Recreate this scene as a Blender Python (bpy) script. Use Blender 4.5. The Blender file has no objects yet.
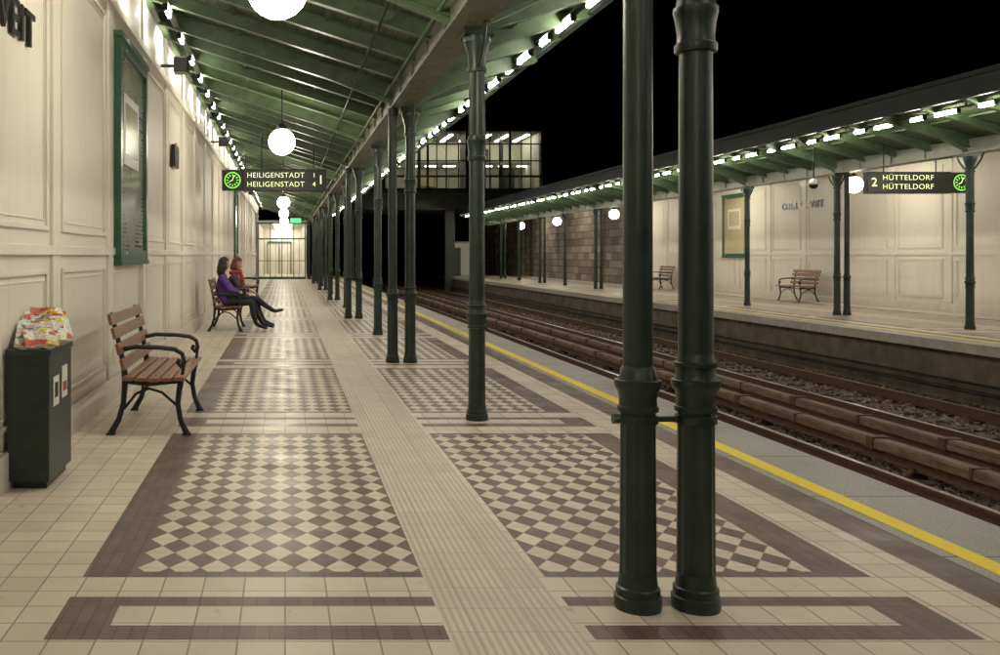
import bpy, bmesh, math, random
from mathutils import Vector, Matrix
random.seed(4)
S=4.3; M=14.5; H=1.4; F=950.0
YE=60.0
OFF=1.18
sc=bpy.context.scene

# ------------------------------------------------------------ materials
def newmat(name):
    m=bpy.data.materials.new(name); m.use_nodes=True
    nt=m.node_tree; b=nt.nodes['Principled BSDF']
    return m,nt,b
def N(nt,t,**k):
    n=nt.nodes.new(t)
    for a,v in k.items():
        if a in n.inputs.keys(): n.inputs[a].default_value=v
        else: setattr(n,a,v)
    return n
def mathn(nt,op,a,b=None):
    n=nt.nodes.new('ShaderNodeMath'); n.operation=op
    for i,v in enumerate((a,b)):
        if v is None: continue
        if isinstance(v,(int,float)): n.inputs[i].default_value=v
        else: nt.links.new(v,n.inputs[i])
    return n.outputs[0]
def mixc(nt,fac,a,b,blend='MIX'):
    n=nt.nodes.new('ShaderNodeMix'); n.data_type='RGBA'; n.blend_type=blend
    for s,v in ((n.inputs[0],fac),(n.inputs[6],a),(n.inputs[7],b)):
        if isinstance(v,(int,float)): s.default_value=v
        elif isinstance(v,tuple): s.default_value=v if len(v)==4 else (*v,1)
        else: nt.links.new(v,s)
    return n.outputs[2]
def obj(nt): return nt.nodes.new('ShaderNodeTexCoord').outputs['Object']
def noise(nt,scale,detail=4,rough=.6,vec=None,stretch=None):
    n=N(nt,'ShaderNodeTexNoise'); n.inputs['Scale'].default_value=scale
    n.inputs['Detail'].default_value=detail; n.inputs['Roughness'].default_value=rough
    v=vec or obj(nt)
    if stretch:
        mp=nt.nodes.new('ShaderNodeMapping'); mp.inputs['Scale'].default_value=stretch
        nt.links.new(v,mp.inputs[0]); v=mp.outputs[0]
    nt.links.new(v,n.inputs['Vector']); return n.outputs['Fac']
def ramp(nt,fac,lo,hi):
    n=nt.nodes.new('ShaderNodeMapRange'); n.inputs[1].default_value=lo; n.inputs[2].default_value=hi
    nt.links.new(fac,n.inputs[0]); return n.outputs[0]
def bump(nt,b,h,strength=.3,dist=.01):
    n=nt.nodes.new('ShaderNodeBump'); n.inputs['Strength'].default_value=strength
    n.inputs['Distance'].default_value=dist
    nt.links.new(h,n.inputs['Height']); nt.links.new(n.outputs[0],b.inputs['Normal'])
def simple(name,col,rough=.5,metal=0,var=.25,scale=6,bmp=.15,bscale=60,stretch=None,spec=.5):
    m,nt,b=newmat(name)
    f=ramp(nt,noise(nt,scale,6,.65,stretch=stretch),.3,.7)
    dark=tuple(c*(1-var) for c in col); lite=tuple(min(1,c*(1+var*.5)) for c in col)
    nt.links.new(mixc(nt,f,dark,lite),b.inputs['Base Color'])
    b.inputs['Roughness'].default_value=rough; b.inputs['Metallic'].default_value=metal
    b.inputs['Specular IOR Level'].default_value=spec
    if bmp: bump(nt,b,noise(nt,bscale,3,.6,stretch=stretch),bmp,.004)
    return m
def emis(name,col,st,sample=True):
    m,nt,b=newmat(name)
    b.inputs['Base Color'].default_value=(*[c*.6 for c in col],1)
    b.inputs['Emission Color'].default_value=(*col,1); b.inputs['Emission Strength'].default_value=st
    if not sample:
        try: m.cycles.emission_sampling='NONE'
        except Exception: pass
    return m
def sepxyz(nt,v):
    s=nt.nodes.new('ShaderNodeSeparateXYZ'); nt.links.new(v,s.inputs[0]); return s.outputs

def tilemat(name,c1,c2,mortar,w,h,ms=.004,rough=.38,dirt=.25):
    m,nt,b=newmat(name)
    br=N(nt,'ShaderNodeTexBrick'); br.offset=0; br.squash=1
    br.inputs['Scale'].default_value=1; br.inputs['Brick Width'].default_value=w
    br.inputs['Row Height'].default_value=h; br.inputs['Mortar Size'].default_value=ms
    br.inputs['Mortar Smooth'].default_value=.2; br.inputs['Bias'].default_value=0
    br.inputs['Color1'].default_value=(*c1,1); br.inputs['Color2'].default_value=(*c2,1)
    br.inputs['Mortar'].default_value=(*mortar,1)
    nt.links.new(obj(nt),br.inputs['Vector'])
    d=ramp(nt,noise(nt,1.3,8,.7),.35,.75)
    c=mixc(nt,mathn(nt,'MULTIPLY',d,dirt),br.outputs['Color'],(.16,.12,.085))
    sp=ramp(nt,noise(nt,35,3,.6),.66,.72)
    c=mixc(nt,mathn(nt,'MULTIPLY',sp,.35),c,(.1,.08,.06))
    st=ramp(nt,noise(nt,5,2,.5),.70,.74)
    c=mixc(nt,mathn(nt,'MULTIPLY',st,.35),c,(.12,.09,.07))
    nt.links.new(c,b.inputs['Base Color'])
    nt.links.new(ramp(nt,noise(nt,2.5,5,.7),-.2,1.5),b.inputs['Roughness'])
    b.inputs['Specular IOR Level'].default_value=.35
    inv=mathn(nt,'SUBTRACT',1,br.outputs['Fac'])
    bump(nt,b,inv,.5,.003)
    return m
CREAM1=(.72,.625,.51); CREAM2=(.61,.52,.415); BR1=(.105,.064,.05); BR2=(.155,.098,.076)
m_tile=tilemat('cream_tile',CREAM1,CREAM2,(.30,.24,.18),.172,.172)
m_brown=tilemat('brown_tile',BR1,BR2,(.06,.045,.038),.0573,.172,ms=.003)
DL=.2127
def diamondmat(name,x0):
    m,nt,b=newmat(name); x,y,z=sepxyz(nt,obj(nt))
    u=mathn(nt,'DIVIDE',mathn(nt,'SUBTRACT',x,x0),.14); v=mathn(nt,'DIVIDE',y,DL)
    a=mathn(nt,'FLOOR',mathn(nt,'ADD',u,v)); c=mathn(nt,'FLOOR',mathn(nt,'SUBTRACT',u,v))
    p=mathn(nt,'MULTIPLY',mathn(nt,'FRACT',mathn(nt,'MULTIPLY',mathn(nt,'ADD',a,c),.5)),2)
    cmb=nt.nodes.new('ShaderNodeCombineXYZ'); nt.links.new(a,cmb.inputs[0]); nt.links.new(c,cmb.inputs[1])
    wn=nt.nodes.new('ShaderNodeTexWhiteNoise'); nt.links.new(cmb.outputs[0],wn.inputs[0])
    cr=mixc(nt,wn.outputs[0],CREAM1,CREAM2); bw=mixc(nt,wn.outputs[0],BR1,BR2)
    col=mixc(nt,p,cr,bw)
    fa=mathn(nt,'FRACT',mathn(nt,'ADD',u,v)); fc=mathn(nt,'FRACT',mathn(nt,'SUBTRACT',u,v))
    ga=mathn(nt,'LESS_THAN',fa,.035); gc=mathn(nt,'LESS_THAN',fc,.035)
    g=mathn(nt,'MAXIMUM',ga,gc)
    gx=mathn(nt,'LESS_THAN',mathn(nt,'FRACT',mathn(nt,'MULTIPLY',v,2)),.05)
    col=mixc(nt,mathn(nt,'MULTIPLY',mathn(nt,'MAXIMUM',g,gx),.5),col,(.2,.15,.11))
    d=ramp(nt,noise(nt,1.3,8,.7),.35,.75)
    col=mixc(nt,mathn(nt,'MULTIPLY',d,.25),col,(.16,.12,.085))
    nt.links.new(col,b.inputs['Base Color'])
    nt.links.new(ramp(nt,noise(nt,2.5,5,.7),-.2,1.5),b.inputs['Roughness'])
    b.inputs['Specular IOR Level'].default_value=.35
    bump(nt,b,mathn(nt,'SUBTRACT',1,g),.4,.002)
    return m
m_diaL=diamondmat('diamond_tile_a',-.66); m_diaR=diamondmat('diamond_tile_b',1.13)
def ribmat():
    m,nt,b=newmat('ribbed_guide_tile'); o=obj(nt); x,y,z=sepxyz(nt,o)
    r=mathn(nt,'SINE',mathn(nt,'MULTIPLY',x,2*math.pi/.0313))
    r=ramp(nt,r,-.6,.3)
    ty=mathn(nt,'LESS_THAN',mathn(nt,'FRACT',mathn(nt,'DIVIDE',y,.235)),.025)
    tx=mathn(nt,'LESS_THAN',mathn(nt,'FRACT',mathn(nt,'DIVIDE',x,.235)),.025)
    cmb=nt.nodes.new('ShaderNodeCombineXYZ')
    nt.links.new(mathn(nt,'FLOOR',mathn(nt,'DIVIDE',x,.235)),cmb.inputs[0])
    nt.links.new(mathn(nt,'FLOOR',mathn(nt,'DIVIDE',y,.235)),cmb.inputs[1])
    wn=nt.nodes.new('ShaderNodeTexWhiteNoise'); nt.links.new(cmb.outputs[0],wn.inputs[0])
    c=mixc(nt,wn.outputs[0],(.68,.60,.50),(.60,.52,.43))
    c=mixc(nt,r,(.49,.42,.34),c)
    c=mixc(nt,mathn(nt,'MULTIPLY',mathn(nt,'MAXIMUM',tx,ty),.6),c,(.25,.2,.15))
    d=ramp(nt,noise(nt,1.8,8,.7),.35,.75)
    c=mixc(nt,mathn(nt,'MULTIPLY',d,.3),c,(.24,.2,.15))
    nt.links.new(c,b.inputs['Base Color']); b.inputs['Roughness'].default_value=.5
    bump(nt,b,r,.25,.003); return m
m_rib=ribmat()
def granite():
    m,nt,b=newmat('granite_edge')
    f=ramp(nt,noise(nt,90,3,.7),.35,.65); c=mixc(nt,f,(.26,.245,.23),(.54,.51,.47))
    d=ramp(nt,noise(nt,1.2,7,.7),.4,.75); c=mixc(nt,mathn(nt,'MULTIPLY',d,.4),c,(.15,.135,.12))
    x,y,z=sepxyz(nt,obj(nt))
    j=mathn(nt,'LESS_THAN',mathn(nt,'FRACT',mathn(nt,'DIVIDE',y,1.1)),.01)
    c=mixc(nt,j,c,(.06,.05,.045))
    nt.links.new(c,b.inputs['Base Color']); b.inputs['Roughness'].default_value=.6
    bump(nt,b,f,.2,.003); return m
m_gran=granite()
def yellow():
    m,nt,b=newmat('yellow_line_paint')
    w=ramp(nt,noise(nt,14,8,.75),.62,.72)
    c=mixc(nt,w,(.92,.70,.03),(.6,.47,.18)); nt.links.new(c,b.inputs['Base Color'])
    b.inputs['Roughness'].default_value=.5; return m
m_yel=yellow()
def plaster():
    m,nt,b=newmat('cream_plaster')
    f=ramp(nt,noise(nt,.8,7,.65),.3,.75); c=mixc(nt,f,(.80,.755,.67),(.72,.67,.585))
    st=ramp(nt,noise(nt,3,5,.7,stretch=(1,2.5,.25)),.5,.85)
    c=mixc(nt,mathn(nt,'MULTIPLY',st,.3),c,(.46,.40,.32))
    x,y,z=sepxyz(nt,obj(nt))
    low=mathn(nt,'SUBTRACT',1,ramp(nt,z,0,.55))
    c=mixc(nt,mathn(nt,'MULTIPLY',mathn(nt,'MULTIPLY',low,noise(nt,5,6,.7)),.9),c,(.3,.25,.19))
    sc_=ramp(nt,noise(nt,11,9,.8),.66,.70)
    c=mixc(nt,mathn(nt,'MULTIPLY',sc_,.25),c,(.35,.3,.25))
    nt.links.new(c,b.inputs['Base Color']); b.inputs['Roughness'].default_value=.55
    bump(nt,b,noise(nt,22,6,.65),.18,.006); return m
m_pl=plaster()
m_green=simple('dark_green_paint',(.019,.034,.026),.36,0,.45,9,.25,45)
m_greenl=simple('canopy_green_paint',(.095,.145,.072),.42,0,.35,5,.15,50)
m_beam=simple('beam_paint',(.17,.18,.125),.45,0,.35,4,.15,40)
m_fascia=simple('fascia_dark',(.02,.03,.024),.5,0,.3,4,.1,40)
def boards():
    m,nt,b=newmat('canopy_boards'); x,y,z=sepxyz(nt,obj(nt))
    q=mathn(nt,'DIVIDE',x,.13); fr=mathn(nt,'FRACT',q)
    cmb=nt.nodes.new('ShaderNodeCombineXYZ'); nt.links.new(mathn(nt,'FLOOR',q),cmb.inputs[0])
    wn=nt.nodes.new('ShaderNodeTexWhiteNoise'); nt.links.new(cmb.outputs[0],wn.inputs[0])
    c=mixc(nt,wn.outputs[0],(.075,.105,.05),(.115,.145,.078))
    c=mixc(nt,mathn(nt,'LESS_THAN',fr,.10),c,(.012,.018,.012))
    n=ramp(nt,noise(nt,2,6,.7,stretch=(3,.4,3)),.4,.75)
    c=mixc(nt,mathn(nt,'MULTIPLY',n,.4),c,(.035,.042,.03))
    nt.links.new(c,b.inputs['Base Color']); b.inputs['Roughness'].default_value=.55
    bump(nt,b,mathn(nt,'GREATER_THAN',fr,.10),.5,.01); return m
m_boards=boards()
m_roof=simple('roof_sheet',(.03,.035,.03),.6)
def wood():
    m,nt,b=newmat('bench_wood')
    f=noise(nt,9,8,.7,stretch=(8,.6,8)); c=mixc(nt,ramp(nt,f,.35,.7),(.13,.052,.022),(.33,.155,.068))
    nt.links.new(c,b.inputs['Base Color']); b.inputs['Roughness'].default_value=.4
    bump(nt,b,f,.2,.003); return m
m_wood=wood()
m_iron=simple('cast_iron',(.016,.024,.022),.35,.2,.3,15,.15,80)
m_tube=emis('fluorescent_tube',(1,.945,.82),88)
m_globe=emis('globe_glass',(1,.91,.72),56)
m_black=simple('black_plastic',(.008,.008,.009),.35,0,.2,10,.05,50)
m_amber=emis('led_amber',(.85,.95,.42),1.5,False)
m_clock=emis('clock_green',(.28,.9,.1),1.1,False)
m_white=simple('white_paint',(.75,.73,.68),.5,0,.1)
m_conc=simple('platform_side_concrete',(.17,.135,.105),.8,0,.55,2.5,.6,14)
m_coping=simple('coping_stone',(.5,.46,.41),.65,0,.3,5,.3,40)
m_rust=simple('rusty_steel',(.12,.058,.036),.7,.15,.5,20,.5,60)
m_railtop=simple('rail_head',(.42,.36,.31),.3,.8,.3,8,.1,40,stretch=(1,.1,1))
m_sleeper=simple('sleeper_wood',(.085,.060,.047),.85,0,.4,8,.6,25,stretch=(.3,2,1))
def cover():
    m,nt,b=newmat('conductor_cover_wood')
    f=noise(nt,7,9,.75,stretch=(3,.35,3)); c=mixc(nt,ramp(nt,f,.32,.68),(.075,.042,.024),(.27,.17,.095))
    g=ramp(nt,noise(nt,2.2,6,.7),.45,.65)
    c=mixc(nt,mathn(nt,'MULTIPLY',g,.65),c,(.06,.036,.024))
    nt.links.new(c,b.inputs['Base Color']); b.inputs['Roughness'].default_value=.65
    bump(nt,b,f,.5,.01); return m
m_cover=cover()
m_glass=simple('dark_glass',(.02,.025,.022),.08,0,.1,3,0)
def gravel(name,a,c_):
    m,nt,b=newmat(name)
    v=N(nt,'ShaderNodeTexVoronoi'); v.inputs['Scale'].default_value=17; nt.links.new(obj(nt),v.inputs['Vector'])
    s=nt.nodes.new('ShaderNodeSeparateColor'); nt.links.new(v.outputs['Color'],s.inputs[0])
    c=mixc(nt,s.outputs[0],a,c_)
    c=mixc(nt,ramp(nt,v.outputs['Distance'],.3,.75),c,(.012,.01,.008))
    nt.links.new(c,b.inputs['Base Color']); b.inputs['Roughness'].default_value=.85
    bump(nt,b,mathn(nt,'SUBTRACT',1,v.outputs['Distance']),.9,.03); return m
m_bal=gravel('ballast_gravel',(.06,.040,.029),(.21,.15,.11))
def stones_mat():
    m,nt,b=newmat('ballast_stone')
    g=nt.nodes.new('ShaderNodeNewGeometry')
    c=mixc(nt,g.outputs['Random Per Island'],(.06,.038,.027),(.33,.25,.185))
    nt.links.new(c,b.inputs['Base Color']); b.inputs['Roughness'].default_value=.85; return m
m_stone=stones_mat()
def ashlar():
    m,nt,b=newmat('rough_stone_blocks'); x,y,z=sepxyz(nt,obj(nt))
    cmb=nt.nodes.new('ShaderNodeCombineXYZ'); nt.links.new(y,cmb.inputs[0]); nt.links.new(z,cmb.inputs[1])
    br=N(nt,'ShaderNodeTexBrick'); br.inputs['Scale'].default_value=1; br.inputs['Brick Width'].default_value=.9
    br.inputs['Row Height'].default_value=.38; br.inputs['Mortar Size'].default_value=.02
    br.inputs['Color1'].default_value=(.34,.29,.23,1); br.inputs['Color2'].default_value=(.15,.12,.09,1)
    br.inputs['Mortar'].default_value=(.07,.055,.045,1)
    nt.links.new(cmb.outputs[0],br.inputs['Vector'])
    c=mixc(nt,mathn(nt,'MULTIPLY',ramp(nt,noise(nt,4,7,.7),.4,.7),.5),br.outputs['Color'],(.08,.065,.05))
    nt.links.new(c,b.inputs['Base Color']); b.inputs['Roughness'].default_value=.85
    bump(nt,b,mathn(nt,'SUBTRACT',noise(nt,6,6,.6),br.outputs['Fac']),.8,.04); return m
m_ash=ashlar()
m_ground=simple('dark_earth',(.03,.026,.02),.95,0,.5,.4,.6,4)

# ------------------------------------------------------------ mesh builder
class B:
    def __init__(s): s.v=[];s.f=[];s.mi=[];s.sm=[];s.mats=[]
    def mat(s,m):
        if m not in s.mats: s.mats.append(m)
        return s.mats.index(m)
    def add(s,vs,fs,m,smooth=False):
        o=len(s.v); k=s.mat(m); s.v+= [tuple(v) for v in vs]
        for f in fs: s.f.append([i+o for i in f]); s.mi.append(k); s.sm.append(smooth)
    def box(s,x0,x1,y0,y1,z0,z1,m):
        vs=[(x,y,z) for x in (x0,x1) for y in (y0,y1) for z in (z0,z1)]
        s.add(vs,[(0,1,3,2),(4,6,7,5),(0,4,5,1),(2,3,7,6),(0,2,6,4),(1,5,7,3)],m)
    def beam(s,p,q,w,h,m,up=(0,0,1)):
        p=Vector(p);q=Vector(q);d=(q-p).normalized();u=Vector(up)
        r=d.cross(u)
        if r.length<1e-4: r=d.cross(Vector((0,1,0)))
        r.normalize();u=r.cross(d).normalized()
        vs=[]
        for c in (p,q):
            for a,b_ in ((-1,-1),(1,-1),(1,1),(-1,1)): vs.append(c+r*a*w/2+u*b_*h/2)
        s.add(vs,[(0,1,2,3),(7,6,5,4),(0,4,5,1),(1,5,6,2),(2,6,7,3),(3,7,4,0)],m)
    def lathe(s,cx,cy,prof,m,n=20,flute=0,smooth=True,cap=True):
        vs=[];fs=[]
        for r,z in prof:
            for i in range(n):
                rr=r*(1-flute*(i%2)); a=2*math.pi*i/n
                vs.append((cx+rr*math.cos(a),cy+rr*math.sin(a),z))
        for j in range(len(prof)-1):
            for i in range(n):
                k=(i+1)%n; fs.append((j*n+i,j*n+k,(j+1)*n+k,(j+1)*n+i))
        if cap:
            fs.append(tuple(range(n))[::-1]); fs.append(tuple((len(prof)-1)*n+i for i in range(n)))
        s.add(vs,fs,m,smooth)
    def tube(s,pts,r,m,n=8,smooth=True):
        pts=[Vector(p) for p in pts]; vs=[];fs=[]
        rs=r if isinstance(r,(list,tuple)) else [r]*len(pts)
        for i,p in enumerate(pts):
            d=(pts[min(i+1,len(pts)-1)]-pts[max(i-1,0)]).normalized()
            a=Vector((0,1,0)) if abs(d.y)<.9 else Vector((1,0,0))
            u=d.cross(a).normalized(); w=d.cross(u)
            for k in range(n):
                t=2*math.pi*k/n; vs.append(p+(u*math.cos(t)+w*math.sin(t))*rs[i])
        for i in range(len(pts)-1):
            for k in range(n):
                l=(k+1)%n; fs.append((i*n+k,i*n+l,(i+1)*n+l,(i+1)*n+k))
        fs.append(tuple(range(n))[::-1]); fs.append(tuple((len(pts)-1)*n+k for k in range(n)))
        s.add(vs,fs,m,smooth)
    def sphere(s,c,r,m,n=24,k=14,sx=1,sy=1,sz=1):
        vs=[];fs=[]
        for j in range(k+1):
            ph=math.pi*j/k
            for i in range(n):
                a=2*math.pi*i/n
                vs.append((c[0]+sx*r*math.sin(ph)*math.cos(a),c[1]+sy*r*math.sin(ph)*math.sin(a),c[2]+sz*r*math.cos(ph)))
        for j in range(k):
            for i in range(n):
                l=(i+1)%n; fs.append((j*n+i,(j+1)*n+i,(j+1)*n+l,j*n+l))
        s.add(vs,fs,m,True)
    def make(s,name,loc=(0,0,0),rot=0,sx=1,bevel=0,sharp=0):
        me=bpy.data.meshes.new(name); me.from_pydata(s.v,[],s.f)
        for m in s.mats: me.materials.append(m)
        me.polygons.foreach_set('material_index',s.mi); me.polygons.foreach_set('use_smooth',s.sm)
        me.update()
        bm=bmesh.new(); bm.from_mesh(me)
        bmesh.ops.recalc_face_normals(bm,faces=bm.faces)
        if sharp:
            for e in bm.edges:
                if len(e.link_faces)==2 and e.calc_face_angle(0)>math.radians(sharp): e.smooth=False
        bm.to_mesh(me); bm.free()
        o=bpy.data.objects.new(name,me); sc.collection.objects.link(o)
        o.location=loc; o.rotation_euler[2]=rot; o.scale[0]=sx
        if bevel:
            b=o.modifiers.new('bevel','BEVEL'); b.width=bevel; b.segments=2; b.limit_method='ANGLE'; b.angle_limit=.7
        return o
def inst(o,name,loc,rot=0,sx=1):
    n=bpy.data.objects.new(name,o.data); sc.collection.objects.link(n)
    n.location=loc; n.rotation_euler[2]=rot; n.scale[0]=sx
    for md in o.modifiers:
        k=n.modifiers.new(md.name,md.type); k.width=md.width; k.segments=md.segments; k.limit_method=md.limit_method; k.angle_limit=md.angle_limit
    return n

# ------------------------------------------------------------ platform
def platform():
    b=B()
    xs=[-1.68,-.88,-.66,.60,1.10,1.13,2.33,2.55,2.83,3.05,3.68]
    br=[(-.315,-.18,'bar'),(-.18,.02,'gap'),(.02,.12,'bar'),(.12,.36,'open'),(.36,.43,'edge'),(.43,3.62,'panel'),(3.62,3.69,'edge'),(3.69,S-.315,'open')]
    base=3.77
    rows=[]
    k=-2
    while base+k*S<YE:
        for a,c,t in br: rows.append((base+k*S+a,base+k*S+c,t))
        k+=1
    for y0,y1,t in rows:
        for i in range(len(xs)-1):
            x0,x1=xs[i],xs[i+1]
            m=m_tile
            if i==3: m=m_rib
            elif i==8: m=m_brown
            elif i==9: m=m_gran
            elif i in(1,6): m=m_brown if t in('bar','gap','panel','edge') else m_tile
            elif i in (2,5):
                if t in('bar','edge'): m=m_brown
                elif t=='panel': m=m_diaL if i==2 else m_diaR
            b.add([(x0,y0,0),(x1,y0,0),(x1,y1,0),(x0,y1,0)],[(0,1,2,3)],m)
    Y0,Y1=rows[0][0],rows[-1][1]
    b.box(3.12,3.235,Y0,Y1,.001,.004,m_yel)
    b.box(3.0,3.68,Y0,Y1,-.16,-.002,m_coping)
    b.box(3.0,3.45,Y0,Y1,-1.2,-.162,m_conc)
    b.box(-1.9,2.99,Y0,Y1,-1.2,-.01,m_conc)
    return b,Y1
pb,PY1=platform()
p1=pb.make('station_platform'); p2=inst(p1,'station_platform',(M,OFF,0),0,-1)

# ------------------------------------------------------------ walls
def wall(Y0,Y1):
    b=B(); X=-1.68; hh=4.75
    b.box(X-.3,X,Y0,Y1,-.01,hh,m_pl)
    b.box(X,X+.035,Y0,Y1,0,.22,m_pl)
    b.box(X,X+.05,Y0,Y1,3.78,3.86,m_pl)
    b.box(X,X+.03,Y0,Y1,1.40,1.47,m_pl)
    p=S/2; k=-7
    while 9.05+k*p<Y1-.5:
        y=9.05+k*p
        if y>Y0+.2:
            b.box(X,X+.026,y-.11,y+.11,.22,1.40,m_pl); b.box(X,X+.026,y-.11,y+.11,1.47,3.78,m_pl)
            b.box(X,X+.026,y-.11,y+.11,3.86,hh,m_pl)
            ya,yb=y+.22,y+p-.22
            for za,zb in ((.34,1.30),(1.57,3.66)):
                w=.035; d=X+.018
                b.box(X,d,ya,yb,za,za+w,m_pl); b.box(X,d,ya,yb,zb-w,zb,m_pl)
                b.box(X,d,ya,ya+w,za+w,zb-w,m_pl); b.box(X,d,yb-w,yb,za+w,zb-w,m_pl)
                w2=.012
                b.box(X,X+.008,ya+.07,yb-.07,za+.07,za+.07+w2,m_pl); b.box(X,X+.008,ya+.07,yb-.07,zb-.07-w2,zb-.07,m_pl)
                b.box(X,X+.008,ya+.07,ya+.07+w2,za+.07+w2,zb-.07-w2,m_pl); b.box(X,X+.008,yb-.07-w2,yb-.07,za+.07+w2,zb-.07-w2,m_pl)
        k+=1
    return b
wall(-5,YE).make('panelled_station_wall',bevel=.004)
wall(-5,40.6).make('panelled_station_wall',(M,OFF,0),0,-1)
b=B(); b.box(M+1.62,M+2.3,41.8,110,-1.2,4.9,m_ash); b.box(M+1.55,M+2.4,41.8,110,4.902,5.1,m_coping)
for y in (48,56,64,72): b.box(M+1.5,M+1.618,y,y+.8,-.0,4.9,m_ash)
b.make('stone_retaining_wall')

# ------------------------------------------------------------ canopy
def canopy(phase):
    b=B()
    W=(-1.68,4.62); V=(1.52,3.60); E=(3.32,4.12)
    Y0=-5; Y1=YE
    def sheet(P,Q):
        b.add([(P[0],Y0,P[1]),(Q[0],Y0,Q[1]),(Q[0],Y1,Q[1]),(P[0],Y1,P[1])],[(0,1,2,3)],m_boards)
        b.add([(P[0],Y0,P[1]+.12),(Q[0],Y0,Q[1]+.12),(Q[0],Y1,Q[1]+.12),(P[0],Y1,P[1]+.12)],[(0,1,2,3)],m_roof)
        for y in (Y0,Y1): b.add([(P[0],y,P[1]),(Q[0],y,Q[1]),(Q[0],y,Q[1]+.12),(P[0],y,P[1]+.12)],[(0,1,2,3)],m_roof)
    sheet(W,V); sheet(V,E)
    for P,Q,n in ((W,V,2),(V,E,1)):
        for i in range(1,n+1):
            t=i/(n+1); x=P[0]+(Q[0]-P[0])*t; z=P[1]+(Q[1]-P[1])*t
            b.box(x-.02,x+.02,Y0,Y1,z-.03,z+.005,m_greenl)
    y=3.77+phase-2*S; sp=S/4
    i=0
    while y<Y1-.1:
        main=(i%4==0)
        dz=.16 if not main else .21
        for P,Q in ((W,V),(V,E)):
            p=Vector((P[0]+(.03 if P is W else 0),y,P[1]-dz)); q=Vector((Q[0]-(.06 if Q is E else 0),y,Q[1]-dz))
            b.beam(p,q,.095,.018,m_greenl)
            b.beam(p+Vector((0,0,dz/2)),q+Vector((0,0,dz/2)),.016,dz-.02,m_greenl)
            b.beam(p+Vector((0,0,dz-.012)),q+Vector((0,0,dz-.012)),.08,.014,m_greenl)
        if main:
            b.beam((1.5,y,3.34),(.55,y,3.72),.05,.05,m_greenl)
            b.beam((1.68,y,3.36),(2.4,y,3.70),.05,.05,m_greenl)
        y+=sp; i+=1
    b.box(1.37,1.68,Y0,Y1,3.31,3.335,m_beam); b.box(1.37,1.68,Y0,Y1,3.56,3.58,m_beam)
    b.box(1.40,1.42,Y0,Y1,3.335,3.56,m_beam); b.box(1.63,1.65,Y0,Y1,3.335,3.56,m_beam)
    y=Y0+.3
    while y<Y1:
        b.box(1.375,1.399,y,y+.03,3.336,3.559,m_beam); b.box(1.651,1.675,y,y+.03,3.336,3.559,m_beam)
        for q in (.15,S/8):
            for x in (1.385,1.52,1.665): b.lathe(x,y+q,[(.011,3.300),(.011,3.309)],m_beam,6)
        y+=S/4
    b.box(3.28,3.33,Y0,Y1,3.98,4.38,m_fascia); b.box(3.331,3.40,Y0,Y1,4.30,4.38,m_fascia)
    b.box(3.255,3.279,Y0,Y1,3.98,4.01,m_fascia)
    b.box(-1.679,-1.60,Y0,Y1,4.42,4.48,m_greenl)
    b.box(2.96,3.04,Y0,Y1,3.905,3.93,m_fascia)
    b.box(-1.44,-1.36,Y0,Y1,4.34,4.36,m_greenl)
    b.tube([(.9,Y0,3.60),(.9,Y1,3.60)],.014,m_fascia,6); b.tube([(1.30,Y0,3.47),(1.30,Y1,3.47)],.018,m_greenl,6)
    y=Y0+.5
    while y<Y1:
        b.box(2.99,3.01,y,y+.02,3.93,4.08,m_fascia); b.box(-1.41,-1.39,y,y+.02,4.36,4.55,m_greenl); y+=S/2
    return b
c1=canopy(0).make('platform_canopy'); c2=inst(c1,'platform_canopy',(M,OFF,0),0,-1)

def lamps():
    b=B(); y=-3.0; i=0
    while y<YE-1:
        L=.55 if i%2 else .34
        b.tube([(3.0,y,3.865),(3.0,y+L,3.865)],.028,m_tube,6); b.box(2.97,3.03,y-.03,y,3.835,3.904,m_fascia); b.box(2.97,3.03,y+L,y+L+.03,3.835,3.904,m_fascia)
        y+=S/5; i+=1
    y=-3.2
    while y<YE-1:
        b.tube([(-1.40,y,4.30),(-1.40,y+.36,4.30)],.026,m_tube,6)
        b.box(-1.43,-1.37,y-.04,y,4.26,4.339,m_black); b.box(-1.43,-1.37,y+.36,y+.40,4.26,4.339,m_black)
        y+=S/3
    return b
l1=lamps().make('fluorescent_lamp_row'); inst(l1,'fluorescent_lamp_row',(M,OFF,0),0,-1)

def globe():
    b=B(); b.sphere((0,0,0),.21,m_globe,20,10)
    b.lathe(0,0,[(.03,.30),(.05,.28),(.085,.24),(.1,.205),(.09,.185)],m_black,16)
    b.tube([(0,0,.28),(0,0,.93)],.012,m_black,6)
    return b
g=None
for y in (-2.3,6.4,15.1,23.8,32.5,41.2,49.9):
    if g is None: g=globe().make('globe_lamp',(-.05,y,3.2))
    else: inst(g,'globe_lamp',(-.05,y,3.2))
for y in (6.7,15.5,24.3,33,42,50.8,58.5): inst(g,'globe_lamp',(14.55,y,3.2))

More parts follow.
